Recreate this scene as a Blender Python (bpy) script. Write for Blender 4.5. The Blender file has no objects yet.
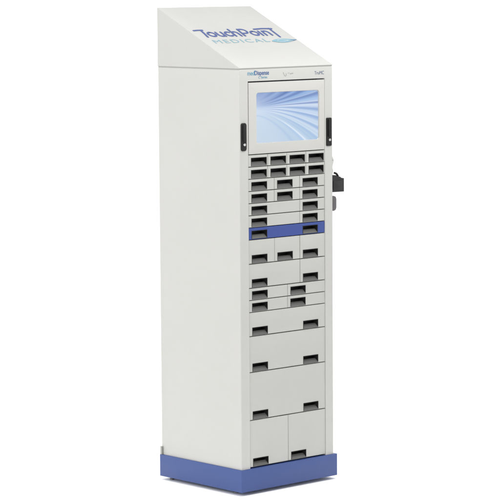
import bpy, bmesh, math, random
from mathutils import Vector, Matrix

S = bpy.context.scene
COL = S.collection

# ------------------------------------------------------------------ sizes (metres)
W, D = 0.62, 0.594           # cabinet width, depth
ZB, ZS, ZT = 0.109, 2.042, 2.330   # plinth top, hood seam, hood apex
FLOOR = -0.0185
OX0, OX1 = 0.056, 0.566      # opening for the drawers
U = 0.05846                  # one drawer unit
Z0 = 0.1105

# ------------------------------------------------------------------ materials
def new_mat(name):
    m = bpy.data.materials.new(name); m.use_nodes = True
    nt = m.node_tree
    return m, nt, nt.nodes['Principled BSDF']

def srgb(r, g, b):
    f = lambda c: (c/255/12.92) if c/255 <= 0.04045 else ((c/255+0.055)/1.055)**2.4
    return (f(r), f(g), f(b), 1)

def paint(name, col, rough=0.42, bump=0.05, scale=900, var=0.03, coat=0.0, spec=0.5):
    """powder-coated sheet metal: fine orange peel, faint uneven tone, faint smudges in the gloss"""
    m, nt, p = new_mat(name)
    N, L = nt.nodes, nt.links
    tc = N.new('ShaderNodeTexCoord')
    n1 = N.new('ShaderNodeTexNoise'); n1.inputs['Scale'].default_value = 3.2; n1.inputs['Detail'].default_value = 5
    L.new(tc.outputs['Object'], n1.inputs['Vector'])
    hs = N.new('ShaderNodeMix'); hs.data_type = 'RGBA'
    hs.inputs['A'].default_value = tuple(c*(1-var) for c in col[:3])+(1,)
    hs.inputs['B'].default_value = tuple(min(1, c*(1+var)) for c in col[:3])+(1,)
    L.new(n1.outputs['Fac'], hs.inputs['Factor']); L.new(hs.outputs['Result'], p.inputs['Base Color'])
    n3 = N.new('ShaderNodeTexNoise'); n3.inputs['Scale'].default_value = 14; n3.inputs['Detail'].default_value = 6
    L.new(tc.outputs['Object'], n3.inputs['Vector'])
    mr = N.new('ShaderNodeMapRange'); mr.inputs['To Min'].default_value = rough-0.06; mr.inputs['To Max'].default_value = rough+0.06
    L.new(n3.outputs['Fac'], mr.inputs['Value']); L.new(mr.outputs['Result'], p.inputs['Roughness'])
    n2 = N.new('ShaderNodeTexNoise'); n2.inputs['Scale'].default_value = scale; n2.inputs['Detail'].default_value = 2
    L.new(tc.outputs['Object'], n2.inputs['Vector'])
    b = N.new('ShaderNodeBump'); b.inputs['Strength'].default_value = bump; b.inputs['Distance'].default_value = 0.0006
    L.new(n2.outputs['Fac'], b.inputs['Height']); L.new(b.outputs['Normal'], p.inputs['Normal'])
    p.inputs['Coat Weight'].default_value = coat
    p.inputs['Specular IOR Level'].default_value = spec
    return m

def ink(*c): return tuple(v*0.45 for v in srgb(*c)[:3])+(1,)
M_BODY   = paint('cabinet_paint', (0.378, 0.376, 0.358, 1))
M_HOOD   = paint('hood_paint', (0.366, 0.364, 0.347, 1))
M_DRAWER = paint('drawer_paint', (0.352, 0.355, 0.333, 1))
M_DOOR   = paint('door_paint', (0.385, 0.382, 0.363, 1), rough=0.38)
M_BLUE   = paint('blue_plinth_paint', (0.033, 0.060, 0.186, 1), rough=0.4, spec=0.35)
M_BLUED  = paint('blue_drawer_paint', (0.024, 0.048, 0.198, 1), rough=0.4, spec=0.35)
M_PULL   = paint('charcoal_pull_shade', (0.016, 0.016, 0.016, 1), spec=0.25, rough=0.5, bump=0.15, scale=1500)  # pull plastic, darkened in colour for the shade inside the pocket
M_BLACK  = paint('black_plastic', (0.009, 0.009, 0.009, 1), rough=0.5, spec=0.22, bump=0.15, scale=1500)
M_HOLD   = paint('holder_plastic', (0.013, 0.013, 0.013, 1), rough=0.5, spec=0.3, bump=0.2, scale=1200)
M_LIP    = paint('grey_lip_lit', (0.115, 0.115, 0.11, 1), rough=0.4, bump=0.15, scale=1500, spec=0.3)  # the pull's lip, painted lighter where light catches it
M_GASKET = paint('seam_gasket', (0.25, 0.25, 0.235, 1), rough=0.6)
M_DARK   = paint('dark_bay_shade', (0.03, 0.03, 0.03, 1), rough=0.7)  # near-black standing for shade behind the drawer fronts
M_KNOB   = paint('grey_plastic', (0.085, 0.08, 0.085, 1), rough=0.4, spec=0.3)
M_CORD   = paint('pale_cord', (0.40, 0.395, 0.37, 1), rough=0.5)
M_STEELG = paint('grey_steel', (0.22, 0.22, 0.2, 1), rough=0.4)
M_INKB   = paint('ink_blue', ink(52, 88, 172), rough=0.5, bump=0)
M_INKD   = paint('ink_deep_blue', ink(62, 108, 178), rough=0.5, bump=0)
M_INKP   = paint('ink_pale_blue', ink(150, 204, 220), rough=0.5, bump=0)
M_INKL   = paint('ink_light_blue', ink(116, 188, 218), rough=0.5, bump=0)
M_INKG   = paint('ink_grey', ink(196, 196, 191), rough=0.5, bump=0)
M_WAVE   = paint('ink_sky_blue', ink(146, 206, 226), rough=0.5, bump=0)
M_INKW   = paint('ink_white', ink(226, 240, 244), rough=0.5, bump=0)
M_INKC   = paint('ink_mid_blue', ink(96, 158, 206), rough=0.5, bump=0)
M_INKS   = paint('ink_slate', ink(112, 134, 162), rough=0.5, bump=0)
M_FLOOR  = paint('white_studio_floor', (0.94, 0.94, 0.94, 1), rough=0.8, bump=0, var=0.0, spec=0.1)

def metal(name, col, rough):
    m = paint(name, col, rough=rough, bump=0.02)
    m.node_tree.nodes['Principled BSDF'].inputs['Metallic'].default_value = 1
    return m
M_METAL = metal('nickel', (0.58, 0.58, 0.57, 1), 0.35)
M_FOOT  = metal('zinc_foot', (0.22, 0.22, 0.22, 1), 0.4)

def screen_mat():
    m, nt, p = new_mat('lit_display')
    N, L = nt.nodes, nt.links
    def math_(op, a, b=None, clamp=False):
        n = N.new('ShaderNodeMath'); n.operation = op; n.use_clamp = clamp
        for i, v in enumerate((a, b)):
            if v is None: continue
            if isinstance(v, (int, float)): n.inputs[i].default_value = v
            else: L.new(v, n.inputs[i])
        return n.outputs[0]
    def mix(f, a, b):
        n = N.new('ShaderNodeMix'); n.data_type = 'RGBA'
        for k, v in (('Factor', f), ('A', a), ('B', b)):
            if isinstance(v, (int, float, tuple)): n.inputs[k].default_value = v
            else: L.new(v, n.inputs[k])
        return n.outputs['Result']
    def ramp(f, pts):
        n = N.new('ShaderNodeValToRGB'); L.new(f, n.inputs['Fac'])
        e = n.color_ramp.elements
        while len(e) < len(pts): e.new(0.5)
        for q, (pos, c) in zip(e, pts): q.position = pos; q.color = c
        return n.outputs['Color']
    tc = N.new('ShaderNodeTexCoord'); sp = N.new('ShaderNodeSeparateXYZ')
    L.new(tc.outputs['Generated'], sp.inputs[0])
    u, v = sp.outputs['X'], sp.outputs['Z']
    # family of curves fanning out of the left side: v = v0 + 0.10 u + k * (0.06 + u^1.9)
    g = math_('ADD', math_('MULTIPLY', math_('POWER', u, 1.7), 0.95), 0.10)
    k = math_('DIVIDE', math_('SUBTRACT', v, math_('ADD', math_('MULTIPLY', u, 0.08), 0.70)), g)
    kk = math_('ADD', math_('MULTIPLY', k, 0.42), 0.55, True)        # 0 bottom .. 1 top
    base = ramp(kk, [(0.0, srgb(180, 204, 226)), (0.30, srgb(172, 199, 225)), (0.46, srgb(148, 180, 222)),
                     (0.56, srgb(116, 152, 208)), (0.66, srgb(92, 132, 198)), (0.85, srgb(84, 124, 192))])
    # left side washed with light
    wash = math_('MULTIPLY', math_('SUBTRACT', 1.0, math_('MULTIPLY', u, 1.5), True), 0.75)
    vw = math_('SUBTRACT', 1.0, math_('MULTIPLY', math_('ABSOLUTE', math_('SUBTRACT', v, 0.62)), 1.7), True)
    base = mix(math_('MULTIPLY', wash, vw), base, srgb(214, 226, 242))
    low = math_('MULTIPLY', math_('SUBTRACT', 1.0, math_('MULTIPLY', v, 1.9), True), math_('SUBTRACT', 1.0, math_('MULTIPLY', u, 1.1), True))
    base = mix(math_('MULTIPLY', low, 0.55), base, srgb(210, 220, 234))
    def streak(k0, wdt, colour, amt, u0=0.05, u1=0.4):
        nonlocal base
        d = math_('DIVIDE', math_('SUBTRACT', k, k0), wdt)
        f = math_('DIVIDE', 1.0, math_('ADD', 1.0, math_('POWER', math_('ABSOLUTE', d), 2.4)))
        fu = math_('DIVIDE', math_('SUBTRACT', u, u0), u1 - u0, True)
        base = mix(math_('MULTIPLY', math_('MULTIPLY', f, fu), amt), base, colour)
    white, deep, mid = srgb(236, 244, 252), srgb(54, 88, 164), srgb(92, 132, 196)
    streak(2.3, .22, deep, .6); streak(1.75, .16, srgb(168, 198, 232), .6); streak(1.25, .12, deep, .6); streak(0.95, .10, srgb(160, 192, 230), .6)
    streak(0.60, .060, deep, .75); streak(0.45, .045, srgb(150, 182, 226), .8); streak(0.33, .035, deep, .7)
    streak(0.235, .05, srgb(150, 184, 228), .8); streak(0.145, .028, deep, .65); streak(0.04, .05, srgb(170, 200, 236), .8)
    streak(-.035, .022, srgb(64, 98, 180), .8); streak(-.10, .035, white, .55); streak(-.17, .02, mid, .55)
    streak(-.24, .035, white, .45); streak(-.33, .025, srgb(104, 144, 208), .6); streak(-.42, .035, white, .4)
    streak(-.53, .03, srgb(110, 150, 212), .6); streak(-.60, .04, white, .4); streak(-.74, .035, srgb(140, 176, 224), .5)
    streak(.19, .012, white, .3); streak(.0, .012, white, .5); streak(-.07, .012, white, .5); streak(-.285, .014, white, .5); streak(-.47, .016, white, .45); streak(-.68, .018, white, .4); streak(-.86, .02, srgb(150, 184, 224), .45)
    streak(-1.02, .035, white, .85, .2, .5); streak(-1.10, .06, srgb(150, 186, 228), .5, .1, .5)
    streak(-1.55, .10, srgb(150, 182, 224), .4, -.3, 0.0)
    base = mix(0.05, base, srgb(205, 218, 226))
    p.inputs['Base Color'].default_value = (0.012, 0.013, 0.016, 1)
    p.inputs['Roughness'].default_value = 0.25
    p.inputs['Specular IOR Level'].default_value = 0.3
    L.new(base, p.inputs['Emission Color']); p.inputs['Emission Strength'].default_value = 0.97
    return m
M_SCREEN = screen_mat()

# ------------------------------------------------------------------ mesh helpers
ROOT = None
def link(name, bm, mat, parent=None, smooth=True, angle=40):
    bmesh.ops.recalc_face_normals(bm, faces=bm.faces[:])
    me = bpy.data.meshes.new(name); bm.to_mesh(me); bm.free()
    me.materials.append(mat)
    if smooth:
        me.polygons.foreach_set('use_smooth', [True]*len(me.polygons))
        me.set_sharp_from_angle(angle=math.radians(angle))
    return obj(name, me, parent)

def obj(name, me, parent=None):
    o = bpy.data.objects.new(name, me); COL.objects.link(o)
    if parent is not None:
        o.parent = parent
        if parent is ROOT: o.matrix_parent_inverse = Matrix.Translation(-ROOT.location)
    return o

def box(bm, x0, x1, y0, y1, z0, z1, bev=0.0, seg=2):
    r = bmesh.ops.create_cube(bm, size=1)
    vs = r['verts']
    for v in vs:
        v.co = Vector(((x0+x1)/2+v.co.x*(x1-x0), (y0+y1)/2+v.co.y*(y1-y0), (z0+z1)/2+v.co.z*(z1-z0)))
    if bev:
        es = list({e for v in vs for e in v.link_edges})
        bmesh.ops.bevel(bm, geom=es, offset=bev, segments=seg, profile=0.5, affect='EDGES')

def prism_xz(bm, pts, y0, y1, bev=0.0, seg=2):
    """closed outline in x/z, extruded along y"""
    a = [bm.verts.new((x, y0, z)) for x, z in pts]; b = [bm.verts.new((x, y1, z)) for x, z in pts]
    n = len(pts); fs = [bm.faces.new(a), bm.faces.new(b[::-1])]
    for i in range(n): fs.append(bm.faces.new((a[i], b[i], b[(i+1) % n], a[(i+1) % n])))
    if bev:
        es = list({e for f in fs[:1] for e in f.edges})
        bmesh.ops.bevel(bm, geom=es, offset=bev, segments=seg, profile=0.5, affect='EDGES')

def rounded_rect(x0, x1, z0, z1, r, n=6):
    out = []
    for cx, cz, a0 in ((x1-r, z1-r, 0), (x0+r, z1-r, 90), (x0+r, z0+r, 180), (x1-r, z0+r, 270)):
        for i in range(n+1):
            a = math.radians(a0+90*i/n); out.append((cx+r*math.cos(a), cz+r*math.sin(a)))
    return out

def slab_holes(bm, x0, x1, z0, z1, y0, y1, holes, bev=0.0015, outer=None):
    """plate in the x/z plane from y0 (front) to y1 with square holes through it"""
    xs = sorted({x0, x1, *[h[0] for h in holes], *[h[1] for h in holes]})
    zs = sorted({z0, z1, *[h[2] for h in holes], *[h[3] for h in holes]})
    inside = lambda x, z: any(h[0] < x < h[1] and h[2] < z < h[3] for h in holes)
    cell = {(i, j): not inside((xs[i]+xs[i+1])/2, (zs[j]+zs[j+1])/2) for i in range(len(xs)-1) for j in range(len(zs)-1)}
    vf, vb = {}, {}
    def V(d, i, j, y):
        if (i, j) not in d: d[(i, j)] = bm.verts.new((xs[i], y, zs[j]))
        return d[(i, j)]
    for (i, j), ok in cell.items():
        if not ok: continue
        c = ((i, j), (i+1, j), (i+1, j+1), (i, j+1))
        bm.faces.new([V(vf, *q, y0) for q in c]); bm.faces.new([V(vb, *q, y1) for q in reversed(c)])
        for (a, b, nb) in ((c[0], c[1], (i, j-1)), (c[1], c[2], (i+1, j)), (c[2], c[3], (i, j+1)), (c[3], c[0], (i-1, j))):
            if not cell.get(nb, False):
                bm.faces.new((V(vf, *a, y0), V(vb, *a, y1), V(vb, *b, y1), V(vf, *b, y0)))
    bm.normal_update()
    def on_outer(v): return abs(v.co.x-x0) < 1e-6 or abs(v.co.x-x1) < 1e-6 or abs(v.co.z-z0) < 1e-6 or abs(v.co.z-z1) < 1e-6
    sharp = [e for e in bm.edges if len(e.link_faces) == 2 and e.calc_face_angle(0) > 0.5]
    if outer:
        big = [e for e in sharp if all(on_outer(v) for v in e.verts)]
        small = [e for e in sharp if e not in set(big)]
        bmesh.ops.bevel(bm, geom=small, offset=bev, segments=2, profile=0.5, affect='EDGES')
        big = [e for e in bm.edges if len(e.link_faces) == 2 and e.calc_face_angle(0) > 0.9 and all(on_outer(v) for v in e.verts)]
        bmesh.ops.bevel(bm, geom=big, offset=outer, segments=4, profile=0.5, affect='EDGES')
    elif bev:
        bmesh.ops.bevel(bm, geom=sharp, offset=bev, segments=2, profile=0.5, affect='EDGES')

def lathe(bm, prof, axis, centre, n=28):
    """profile of (radius, height) turned about axis 'z' or 'y' or 'x'"""
    rings = []
    for r, h in prof:
        ring = []
        for i in range(n):
            a = 2*math.pi*i/n; c, s = r*math.cos(a), r*math.sin(a)
            p = {'z': (c, s, h), 'y': (c, h, s), 'x': (h, c, s)}[axis]
            ring.append(bm.verts.new(Vector(centre)+Vector(p)))
        rings.append(ring)
    for a, b in zip(rings, rings[1:]):
        for i in range(n): bm.faces.new((a[i], a[(i+1) % n], b[(i+1) % n], b[i]))
    bm.faces.new(rings[0]); bm.faces.new(rings[-1])

def tube(bm, pts, r, n=10):
    pts = [Vector(p) for p in pts]; rings = []
    for i, p in enumerate(pts):
        t = (pts[min(i+1, len(pts)-1)]-pts[max(i-1, 0)]).normalized()
        a = t.cross(Vector((0.31, 0.2, 0.93))).normalized(); b = t.cross(a)
        rings.append([bm.verts.new(p+a*r*math.cos(2*math.pi*k/n)+b*r*math.sin(2*math.pi*k/n)) for k in range(n)])
    for a, b in zip(rings, rings[1:]):
        for i in range(n): bm.faces.new((a[i], a[(i+1) % n], b[(i+1) % n], b[i]))
    bm.faces.new(rings[0]); bm.faces.new(rings[-1])

# ------------------------------------------------------------------ setting
bm = bmesh.new(); bmesh.ops.create_circle(bm, cap_ends=True, segments=96, radius=60)
for v in bm.verts: v.co += Vector((W/2, D/2, FLOOR))
fl = link('floor', bm, M_FLOOR, smooth=False); fl['kind'] = 'structure'

# ------------------------------------------------------------------ the cabinet
ROOT = bpy.data.objects.new('dispensing_cabinet', None); COL.objects.link(ROOT)
ROOT.location = (W/2, D/2, FLOOR); ROOT.empty_display_size = 0.2
ROOT['label'] = 'tall off-white metal dispensing cabinet with blue base, lit screen and many handled drawers'
ROOT['category'] = 'cabinet'

# body: shell open at the front
bm = bmesh.new()
slab_holes(bm, 0, W, 0.097, ZS-0.002, 0, D, [(OX0, OX1, 0.1075, 1.9815)], bev=0.0012, outer=0.006)
body = link('body', bm, M_BODY, ROOT)
bm = bmesh.new(); box(bm, OX0-0.02, OX1+0.02, 0.056, 0.062, 0.108, 1.99)
link('bay_shade_sheet', bm, M_DARK, ROOT)  # added dark sheet, its colour gives the shade seen through the gaps

# hood: sloping wedge
bm = bmesh.new()
prof = [(0, ZS+0.002), (0, ZS+0.006), (D, ZT), (D, ZS+0.002)]
a = [bm.verts.new((0, y, z)) for y, z in prof]; b = [bm.verts.new((W, y, z)) for y, z in prof]
n = len(prof); bm.faces.new(a); bm.faces.new(b[::-1])
for i in range(n): bm.faces.new((a[i], b[i], b[(i+1) % n], a[(i+1) % n]))
top = [e for e in bm.edges if all(v.co.z > ZS+0.004 for v in e.verts)]
bmesh.ops.bevel(bm, geom=top, offset=0.0016, segments=3, profile=0.5, affect='EDGES')
hood = link('hood', bm, M_HOOD, ROOT, angle=25)
bm = bmesh.new(); box(bm, 0.0022, W-0.0022, 0.0022, D-0.0022, ZS-0.0035, ZS+0.0035)
link('seam_gasket', bm, M_GASKET, ROOT)

# plinth and feet
bm = bmesh.new(); box(bm, -0.0095, W+0.016, -0.0095, D+0.004, 0, ZB, 0.0022, 3)
link('plinth', bm, M_BLUE, ROOT)
foot_me = None
for fx, fy in ((0.03, 0.552), (0.036, 0.085), (W-0.03, 0.552), (W-0.03, 0.085)):
    if foot_me is None:
        bm = bmesh.new()
        lathe(bm, [(0.0115, FLOOR), (0.012, FLOOR+0.002), (0.0115, FLOOR+0.0055), (0.0085, FLOOR+0.0075), (0.0085, FLOOR+0.009),
                   (0.007, FLOOR+0.0095), (0.007, 0.001)], 'z', (0, 0, 0))
        o = link('foot', bm, M_FOOT, ROOT); foot_me = o.data
    else: o = obj('foot', foot_me, ROOT)
    o.location = (fx, fy, 0)
bm = bmesh.new(); box(bm, -0.0075, -0.001, D-0.012, D+0.002, 0.1095, 0.150, 0.0008)
link('rear_corner_tab', bm, M_STEELG, ROOT)

# handles: recessed cup pulls, x from the left end, z from the drawer's lower edge
HW, HH = 0.102, 0.0395
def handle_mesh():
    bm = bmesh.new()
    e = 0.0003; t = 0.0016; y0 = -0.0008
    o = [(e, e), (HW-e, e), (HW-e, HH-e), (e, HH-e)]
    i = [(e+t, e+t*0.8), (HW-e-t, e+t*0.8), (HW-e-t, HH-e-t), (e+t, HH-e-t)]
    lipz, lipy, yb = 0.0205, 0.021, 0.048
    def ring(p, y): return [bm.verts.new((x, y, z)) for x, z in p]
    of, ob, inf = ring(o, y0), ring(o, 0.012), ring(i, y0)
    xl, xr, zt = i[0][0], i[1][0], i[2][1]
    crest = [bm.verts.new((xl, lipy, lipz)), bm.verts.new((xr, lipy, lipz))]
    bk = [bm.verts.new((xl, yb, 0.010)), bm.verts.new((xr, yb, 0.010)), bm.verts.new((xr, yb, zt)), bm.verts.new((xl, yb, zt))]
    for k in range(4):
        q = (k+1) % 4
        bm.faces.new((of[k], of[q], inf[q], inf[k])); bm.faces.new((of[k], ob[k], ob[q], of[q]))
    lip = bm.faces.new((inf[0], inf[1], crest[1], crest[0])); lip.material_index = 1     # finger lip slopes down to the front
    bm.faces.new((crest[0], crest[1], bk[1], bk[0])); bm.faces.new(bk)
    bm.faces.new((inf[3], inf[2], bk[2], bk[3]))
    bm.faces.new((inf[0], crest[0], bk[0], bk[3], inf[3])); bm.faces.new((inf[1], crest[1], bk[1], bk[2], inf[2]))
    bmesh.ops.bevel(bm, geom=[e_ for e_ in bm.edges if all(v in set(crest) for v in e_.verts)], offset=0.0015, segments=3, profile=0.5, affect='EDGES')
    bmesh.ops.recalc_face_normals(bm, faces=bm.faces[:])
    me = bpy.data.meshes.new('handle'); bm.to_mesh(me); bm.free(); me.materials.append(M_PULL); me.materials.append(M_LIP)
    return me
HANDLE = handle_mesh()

GZ, GX = 0.0036, 0.0022     # gaps between drawer fronts
YF0 = 0.0025                # drawer fronts sit slightly behind the posts
RND = random.Random(7)
def drawer(x0, x1, k0, k1, mat, handles, label=None):
    YF = YF0+RND.uniform(-0.0005, 0.0007)
    z0, z1 = Z0+U*k0+GZ/2, Z0+U*k1-GZ/2
    if k0 == 0: z0 += 0.003
    hz = z0+0.0022 if k1-k0 == 1 else z0+0.0015
    bm = bmesh.new()
    slab_holes(bm, x0+GX/2, x1-GX/2, z0, z1, YF, YF+0.02, [(h, h+HW, hz, hz+HH) for h in handles], bev=0.0011)
    d = link('drawer', bm, mat, ROOT)
    if label: d['label'] = label
    for h in handles:
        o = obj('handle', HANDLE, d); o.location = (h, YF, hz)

def cols(n): return [OX0+0.0012+(OX1-OX0-0.0012)*i/n for i in range(n+1)]
c4, c3, c2 = cols(4), cols(3), cols(2)
OFF = 0.0195
h3 = [c+OFF for c in c3[:3]]
for k in (25, 24):
    for i in range(4): drawer(c4[i], c4[i+1], k, k+1, M_DRAWER, [c4[i]+OFF-0.001])
for k in (23, 22):
    for i in range(3): drawer(c3[i], c3[i+1], k, k+1, M_DRAWER, [h3[i]])
for k in (21, 20):
    drawer(c3[0], c3[2], k, k+1, M_DRAWER, [h3[0]]); drawer(c3[2], c3[3], k, k+1, M_DRAWER, [h3[2]])
drawer(c3[0], c3[3], 19, 20, M_BLUED, [h3[0], h3[2]], 'blue drawer front with two charcoal cup pulls')
for i in range(3): drawer(c3[i], c3[i+1], 17, 19, M_DRAWER, [h3[i]])
drawer(c3[0], c3[2], 15, 17, M_DRAWER, [h3[0]]); drawer(c3[2], c3[3], 15, 17, M_DRAWER, [h3[2]])
for k in (14, 13):
    for i in range(2): drawer(c2[i], c2[i+1], k, k+1, M_DRAWER, [c2[i]+OFF])
for a_, b_ in ((11, 13), (8, 11), (4, 8)): drawer(c3[0], c3[3], a_, b_, M_DRAWER, [h3[0], h3[2]])
for i in range(2): drawer(c2[i], c2[i+1], 0, 4, M_DRAWER, [c2[i]+OFF])

# screen door
DX0, DX1, DZ0, DZ1 = OX0+0.0035, OX1-0.002, Z0+U*26+0.0025, 1.9755
SX0, SX1, SZ0, SZ1 = 0.1135, 0.5255, 1.6855, 1.9235
def plate_round_hole(bm, x0, x1, z0, z1, hole, y0, y1, ydepth, inset):
    """plate with a rounded opening whose edge slopes inwards"""
    n = len(hole); cx, cz = (SX0+SX1)/2, (SZ0+SZ1)/2
    outer = []
    for x, z in hole:
        dx, dz = x-cx, z-cz
        t = min(((x1-cx) if dx > 0 else (cx-x0))/max(abs(dx), 1e-9), ((z1-cz) if dz > 0 else (cz-z0))/max(abs(dz), 1e-9))
        outer.append((cx+dx*t, cz+dz*t))
    corners = [(x1, z1), (x0, z1), (x0, z0), (x1, z0)]
    for c in corners:                                   # snap the nearest outline point onto each corner
        k = min(range(n), key=lambda q: (outer[q][0]-c[0])**2+(outer[q][1]-c[1])**2); outer[k] = c
    vo = [bm.verts.new((x, y0, z)) for x, z in outer]; vb = [bm.verts.new((x, y1, z)) for x, z in outer]
    vi = [bm.verts.new((x, y0, z)) for x, z in hole]
    vd = [bm.verts.new((cx+(x-cx)*(1-inset), ydepth, cz+(z-cz)*(1-inset*1.6))) for x, z in hole]
    for k in range(n):
        q = (k+1) % n
        bm.faces.new((vo[k], vo[q], vi[q], vi[k])); bm.faces.new((vo[k], vb[k], vb[q], vo[q])); bm.faces.new((vi[k], vi[q], vd[q], vd[k]))
    front = [e for e in bm.edges if len(e.link_faces) == 2 and all(v in set(vo) for v in e.verts)]
    bmesh.ops.bevel(bm, geom=front, offset=0.0016, segments=2, profile=0.5, affect='EDGES')
bm = bmesh.new()
plate_round_hole(bm, DX0, DX1, DZ0, DZ1, rounded_rect(SX0-0.003, SX1+0.003, SZ0-0.003, SZ1+0.003, 0.014, 8), 0.0, 0.024, 0.006, 0.012)
door = link('screen_door', bm, M_DOOR, ROOT, angle=30)
bm = bmesh.new()
prism_xz(bm, rounded_rect(SX0-0.006, SX1+0.006, SZ0-0.006, SZ1+0.006, 0.012, 6), 0.0062, 0.014)
link('display', bm, M_SCREEN, door, smooth=False)

# swing-handle latches on both posts
for lx, lz, w, h, rr in ((0.0075, 1.6515, 0.0335, 0.133, 0.010), (0.5745, 1.6485, 0.0340, 0.138, 0.004)):
    bm = bmesh.new(); prism_xz(bm, rounded_rect(lx, lx+w, lz, lz+h, rr, 7), -0.0055, 0.0002, 0.0015, 3)
    lt = link('latch', bm, M_BLACK, ROOT)
    bm = bmesh.new(); prism_xz(bm, rounded_rect(lx+0.0085, lx+w-0.0085, lz+0.045, lz+h-0.006, 0.004, 5), -0.0125, -0.005, 0.002, 3)
    link('lever', bm, M_BLACK, lt)
    bm = bmesh.new(); lathe(bm, [(0.0068, 0.0), (0.0068, -0.003), (0.006, -0.004), (0.0025, -0.004), (0.002, -0.0025)], 'y', (lx+w/2+0.002, -0.0055, lz+0.030))
    link('key_cylinder', bm, M_METAL, lt)

# ------------------------------------------------------------------ writing
def text_obj(name, body_, size, mat, M, parent, align='LEFT', spacing=1.0, offset=0.0, depth=0.0005, sx=1.0):
    cu = bpy.data.curves.new(name, 'FONT'); cu.body = body_; cu.size = size; cu.align_x = align
    cu.space_character = spacing; cu.offset = offset; cu.extrude = depth/2
    tmp = bpy.data.objects.new(name, cu); COL.objects.link(tmp)
    bpy.context.view_layer.update()
    me = bpy.data.meshes.new_from_object(tmp.evaluated_get(bpy.context.evaluated_depsgraph_get()))
    bpy.data.objects.remove(tmp); me.transform(M @ Matrix.Diagonal((sx, 1, 1, 1)))
    me.materials.clear(); me.materials.append(mat); me.name = name
    return obj(name, me, parent)
def stroke(bm, pts, w, h, n=8):
    """flat rounded pen stroke in x/y, thickness h"""
    def closed(outline):
        a = [bm.verts.new((x, y, 0)) for x, y in outline]; b = [bm.verts.new((x, y, h)) for x, y in outline]
        bm.faces.new(b); m_ = len(a)
        for i in range(m_): bm.faces.new((a[i], a[(i+1) % m_], b[(i+1) % m_], b[i]))
    P = [Vector(p) for p in pts]; nrm = []
    for i in range(len(P)):
        t = (P[min(i+1, len(P)-1)]-P[max(i-1, 0)]).normalized(); nrm.append(Vector((-t.y, t.x)))
    left = [p+q*w/2 for p, q in zip(P, nrm)]; right = [p-q*w/2 for p, q in zip(P, nrm)]
    def cap(c, frm):
        a0 = math.atan2(frm.y, frm.x)
        return [c+Vector((math.cos(a0-math.pi*k/n), math.sin(a0-math.pi*k/n)))*w/2 for k in range(1, n)]
    # built as quads so that curved strokes stay clean
    L_ = [bm.verts.new((p.x, p.y, h)) for p in left]; R_ = [bm.verts.new((p.x, p.y, h)) for p in right]
    L0 = [bm.verts.new((p.x, p.y, 0)) for p in left]; R0 = [bm.verts.new((p.x, p.y, 0)) for p in right]
    for i in range(len(P)-1):
        bm.faces.new((L_[i], R_[i], R_[i+1], L_[i+1]))
        bm.faces.new((L0[i], L_[i], L_[i+1], L0[i+1])); bm.faces.new((R_[i], R0[i], R0[i+1], R_[i+1]))
    for c, frm, l, r in ((P[-1], nrm[-1], L_[-1], R_[-1]), (P[0], -nrm[0], R_[0], L_[0])):
        mid = [bm.verts.new((q.x, q.y, h)) for q in cap(c, frm)]
        bm.faces.new([l]+mid+[r])
def arc(cx, cy, rx, ry, a0, a1, n=18):
    return [(cx+rx*math.cos(math.radians(a0+(a1-a0)*i/n)), cy+ry*math.sin(math.radians(a0+(a1-a0)*i/n))) for i in range(n+1)]

# sloping face frame: x across, y up the slope
th = math.atan2(ZT-(ZS+0.006), D)
SLOPE = Matrix.Translation((0, 0, ZS+0.006)) @ Matrix.Rotation(th, 4, 'X')
LIFT = Matrix.Translation((0, 0, 0.0004))
bm = bmesh.new()
w = 0.0125; bl, xh, ch = 0.342, 0.385, 0.404
def letter(pts): stroke(bm, pts, w, 0.0006+0.00005*(len(bm.verts) % 7))
letter([(0.036, 0.408), (0.062, 0.411), (0.094, 0.411)]); letter([(0.082, 0.409), (0.078, 0.372), (0.071, 0.337)])          # T
def ring(cx, cy, rx, ry): letter(arc(cx, cy, rx, ry, 90, 452, 30))
xm = (bl+xh)/2; ry = (xh-bl)/2
ring(0.119, xm, 0.0215, ry)                                                                                           # o
letter([(0.158, xh), (0.157, 0.362)]+arc(0.1745, 0.358, 0.0175, 0.017, 180, 360)+[(0.192, xh)]); letter([(0.192, xh), (0.193, bl-0.002)])   # u
letter(arc(0.231, xm, 0.020, ry, 50, 310))                                                                            # c
letter([(0.262, 0.412), (0.259, bl-0.003)]); letter([(0.259, 0.358)]+arc(0.277, 0.366, 0.0175, 0.019, 180, 0)+[(0.295, bl-0.003)])          # h
letter([(0.322, 0.410), (0.318, bl-0.003)]); letter([(0.322, 0.409), (0.338, 0.4095)]+arc(0.345, 0.388, 0.021, 0.0215, 85, -90)+[(0.322, 0.3665)])   # P
ring(0.401, xm, 0.0215, ry)                                                                                           # o
letter([(0.441, xh), (0.439, bl-0.003)])                                                                              # i
letter([(0.466, xh), (0.464, bl-0.003)]); letter([(0.464, 0.358)]+arc(0.482, 0.366, 0.0175, 0.019, 180, 0)+[(0.500, bl-0.003)])             # n
letter([(0.432, 0.407), (0.49, 0.412), (0.552, 0.409)]); letter([(0.538, 0.412), (0.536, 0.36), (0.534, 0.318)])      # t under its long bar
bm.transform(SLOPE @ LIFT @ Matrix.Translation((-0.005, -0.010, 0)))
link('logo_lettering', bm, M_INKB, hood, smooth=False)
text_obj('tagline_lettering', 'MEDICAL', 0.052, M_INKP, SLOPE @ Matrix.Translation((0.058, 0.2585, 0.0006)), hood, spacing=1.25, sx=1.44)
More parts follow.
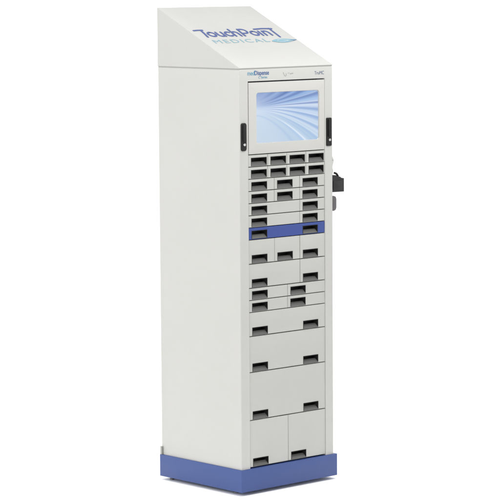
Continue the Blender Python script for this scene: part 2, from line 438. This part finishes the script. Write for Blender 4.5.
# wave swoosh: a long lens cut by paler lines
bm = bmesh.new()
def lens(x0, x1, yl, yr, top, bot, h):
    n_ = 20; up, dn = [], []
    for i in range(n_+1):
        t = i/n_; x = x0+(x1-x0)*t; y = yl+(yr-yl)*t; s = math.sin(math.pi*t**0.8)
        up.append(bm.verts.new((x, y+top*s, h))); dn.append(bm.verts.new((x, y-bot*s-0.0003, h)))
    for i in range(n_): bm.faces.new((dn[i], dn[i+1], up[i+1], up[i]))
lens(0.436, 0.612, 0.264, 0.272, 0.020, 0.021, 0.0006)
bm.transform(SLOPE @ LIFT); sw = link('wave_emblem', bm, M_WAVE, hood, smooth=False)
bm = bmesh.new()
stroke(bm, [(0.478+0.10*t, 0.271+0.008*math.sin(t*5.2)) for t in [k/16 for k in range(17)]], 0.0045, 0.0012)
stroke(bm, [(0.466+0.09*t, 0.2595-0.005*math.sin(t*4.6)) for t in [k/16 for k in range(17)]], 0.0035, 0.0012)
bm.transform(SLOPE @ LIFT); link('wave_line', bm, M_INKW, sw, smooth=False)
bm = bmesh.new()
lens(0.562, 0.613, 0.268, 0.2725, 0.004, 0.006, 0.0018)
bm.transform(SLOPE @ LIFT); link('wave_crest', bm, M_INKC, sw, smooth=False)

# header strip lettering (x right, z up, facing -y)
def FRONT(x, z): return Matrix.Translation((x, -0.0006, z)) @ Matrix.Rotation(math.pi/2, 4, 'X')
text_obj('badge_lettering', 'med', 0.030, M_INKL, FRONT(0.052, 2.0105), body, offset=0.0003, sx=0.92)
text_obj('badge_lettering', 'Dispense', 0.030, M_INKD, FRONT(0.0985, 2.0105), body, offset=0.0004, sx=0.86)
text_obj('badge_subline', 'C Series', 0.0165, M_INKL, FRONT(0.124, 1.9935), body, offset=0.0001, sx=1.05)
text_obj('model_lettering', 'TruMC', 0.024, M_INKS, FRONT(0.497, 2.001), body, sx=0.9)
bm = bmesh.new()
stroke(bm, [(0.288, 2.018), (0.296, 2.003), (0.302, 1.999), (0.309, 2.004), (0.306, 2.012)], 0.0026, 0.0005)
stroke(bm, [(0.334, 2.010), (0.352, 2.012)], 0.0045, 0.0005); stroke(bm, [(0.318, 2.013), (0.328, 2.015)], 0.002, 0.0005)
bm.transform(Matrix.Translation((0, -0.0003, 0)) @ Matrix.Rotation(math.pi/2, 4, 'X'))
link('lock_emblem', bm, M_INKG, body, smooth=False)

# ------------------------------------------------------------------ fittings on the right side
bm = bmesh.new()
prism_xz(bm, [(W, 1.416), (0.716, 1.414), (0.716, 1.481), (0.694, 1.483), (0.690, 1.490), (0.668, 1.492), (0.662, 1.4985), (W, 1.5015)], 0.018, 0.105, 0.0018)
holder = link('scanner_holder', bm, M_HOLD, ROOT)
bm = bmesh.new(); box(bm, W-0.0005, W+0.011, 0.0145, 0.1085, 1.4125, 1.5045, 0.0015)
link('mount_plate', bm, M_BLACK, holder)
bm = bmesh.new()
prism_xz(bm, rounded_rect(0.640, 0.706, 1.425, 1.472, 0.005, 5), 0.0158, 0.0185, 0.0008)
link('cover_panel', bm, M_HOLD, holder)
bm = bmesh.new()
tube(bm, [(0.692, 0.034, 1.483), (0.687, 0.034, 1.494), (0.681, 0.034, 1.502), (0.672, 0.034, 1.507), (0.664, 0.034, 1.509)], 0.0052, 12)
link('hook', bm, M_BLACK, holder)
# rounded grip below
bm = bmesh.new()
pts = [(W, 1.398)]+arc(W+0.012, 1.378, 0.027, 0.020, 80, 10, 8)+arc(W+0.012, 1.343, 0.027, 0.020, -10, -80, 8)+[(W, 1.323)]
prism_xz(bm, pts, 0.012, 0.052, 0.004, 3)
grip = link('side_grip', bm, M_KNOB, ROOT)
# pale cord hanging in slack bends above the holder
bm = bmesh.new(); pts = []
for i in range(61):
    t = i/60; z = 1.628-0.124*t
    bulge = 0.0085*math.exp(-((z-1.577)/0.014)**2)+0.010*math.exp(-((z-1.521)/0.014)**2)
    pts.append((W+0.0005+bulge, 0.012+0.004*math.sin(t*9), z))
tube(bm, pts, 0.0058, 12)
link('cord', bm, M_CORD, ROOT)

# ------------------------------------------------------------------ camera (solved from the photograph)
yaw, pitch, roll, fpx = 0.7418, -0.1075, -0.0066, 2536.05
d = Vector((math.cos(pitch)*math.sin(yaw), math.cos(pitch)*math.cos(yaw), math.sin(pitch)))
r0 = d.cross(Vector((0, 0, 1))).normalized(); u0 = r0.cross(d)
r = r0*math.cos(roll)+u0*math.sin(roll); u = u0*math.cos(roll)-r0*math.sin(roll)
cam = bpy.data.cameras.new('camera'); co = bpy.data.objects.new('camera', cam); COL.objects.link(co)
m = Matrix((r, u, -d)).transposed().to_4x4(); m.translation = (-8.1096, -8.9181, 2.4796)
co.matrix_world = m
cam.sensor_width = 36; cam.lens = fpx/500*36; cam.clip_end = 500
S.camera = co

# ------------------------------------------------------------------ studio light
wd = bpy.data.worlds.new('World'); S.world = wd; wd.use_nodes = True
nt = wd.node_tree; bg = nt.nodes['Background']
tc = nt.nodes.new('ShaderNodeTexCoord'); vm = nt.nodes.new('ShaderNodeVectorMath'); vm.operation = 'DOT_PRODUCT'
nt.links.new(tc.outputs['Generated'], vm.inputs[0]); vm.inputs[1].default_value = (0.62, 0.78, 0.0)   # white sweep behind the cabinet
mr = nt.nodes.new('ShaderNodeMapRange'); mr.interpolation_type = 'SMOOTHSTEP'
mr.inputs['From Min'].default_value = -0.75; mr.inputs['From Max'].default_value = 0.55
mr.inputs['To Min'].default_value = 1.05; mr.inputs['To Max'].default_value = 1.42
nt.links.new(vm.outputs['Value'], mr.inputs['Value']); nt.links.new(mr.outputs['Result'], bg.inputs['Strength'])
bg.inputs['Color'].default_value = (1, 1, 1, 1)

def softbox(name, loc, target, size, size_y, power, col=(1, 1, 1)):
    l = bpy.data.lights.new(name, 'AREA'); l.shape = 'RECTANGLE'; l.size = size; l.size_y = size_y; l.energy = power; l.color = col
    o = bpy.data.objects.new(name, l); COL.objects.link(o); o.location = loc
    o.rotation_euler = (Vector(target)-Vector(loc)).to_track_quat('-Z', 'Y').to_euler()
softbox('overhead_softbox', (0.5, 1.2, 5.2), (0.3, 0.5, 0), 5, 5, 8)
softbox('left_softbox', (-4.2, 0.9, 2.6), (0, 0.3, 1.2), 2.5, 3.0, 118)
softbox('front_softbox', (0.45, -1.55, 3.35), (0.3, 0, 1.9), 1.6, 0.9, 42)

for nm, loc, sx_, sy_, pw in (('gridded_shadow_fill', (-0.57, 0.1, 4.2), 1.05, 2.4, 3.6), ('gridded_shadow_fill', (0.55, -0.6, 4.2), 1.2, 1.1, 2.4)):  # added lamps, shining straight down to lift the contact shadow off the floor
    softbox(nm, loc, (loc[0], loc[1]+0.0001, 0), sx_, sy_, pw)
    bpy.data.objects[nm if nm+'.001' not in bpy.data.objects else nm+'.001'].rotation_euler = (0, 0, 0)
for l in bpy.data.lights:
    if l.name.startswith('gridded'): l.spread = math.radians(16)

S.view_settings.view_transform = 'Standard'; S.view_settings.look = 'None'
S.view_settings.exposure = 0; S.view_settings.gamma = 1
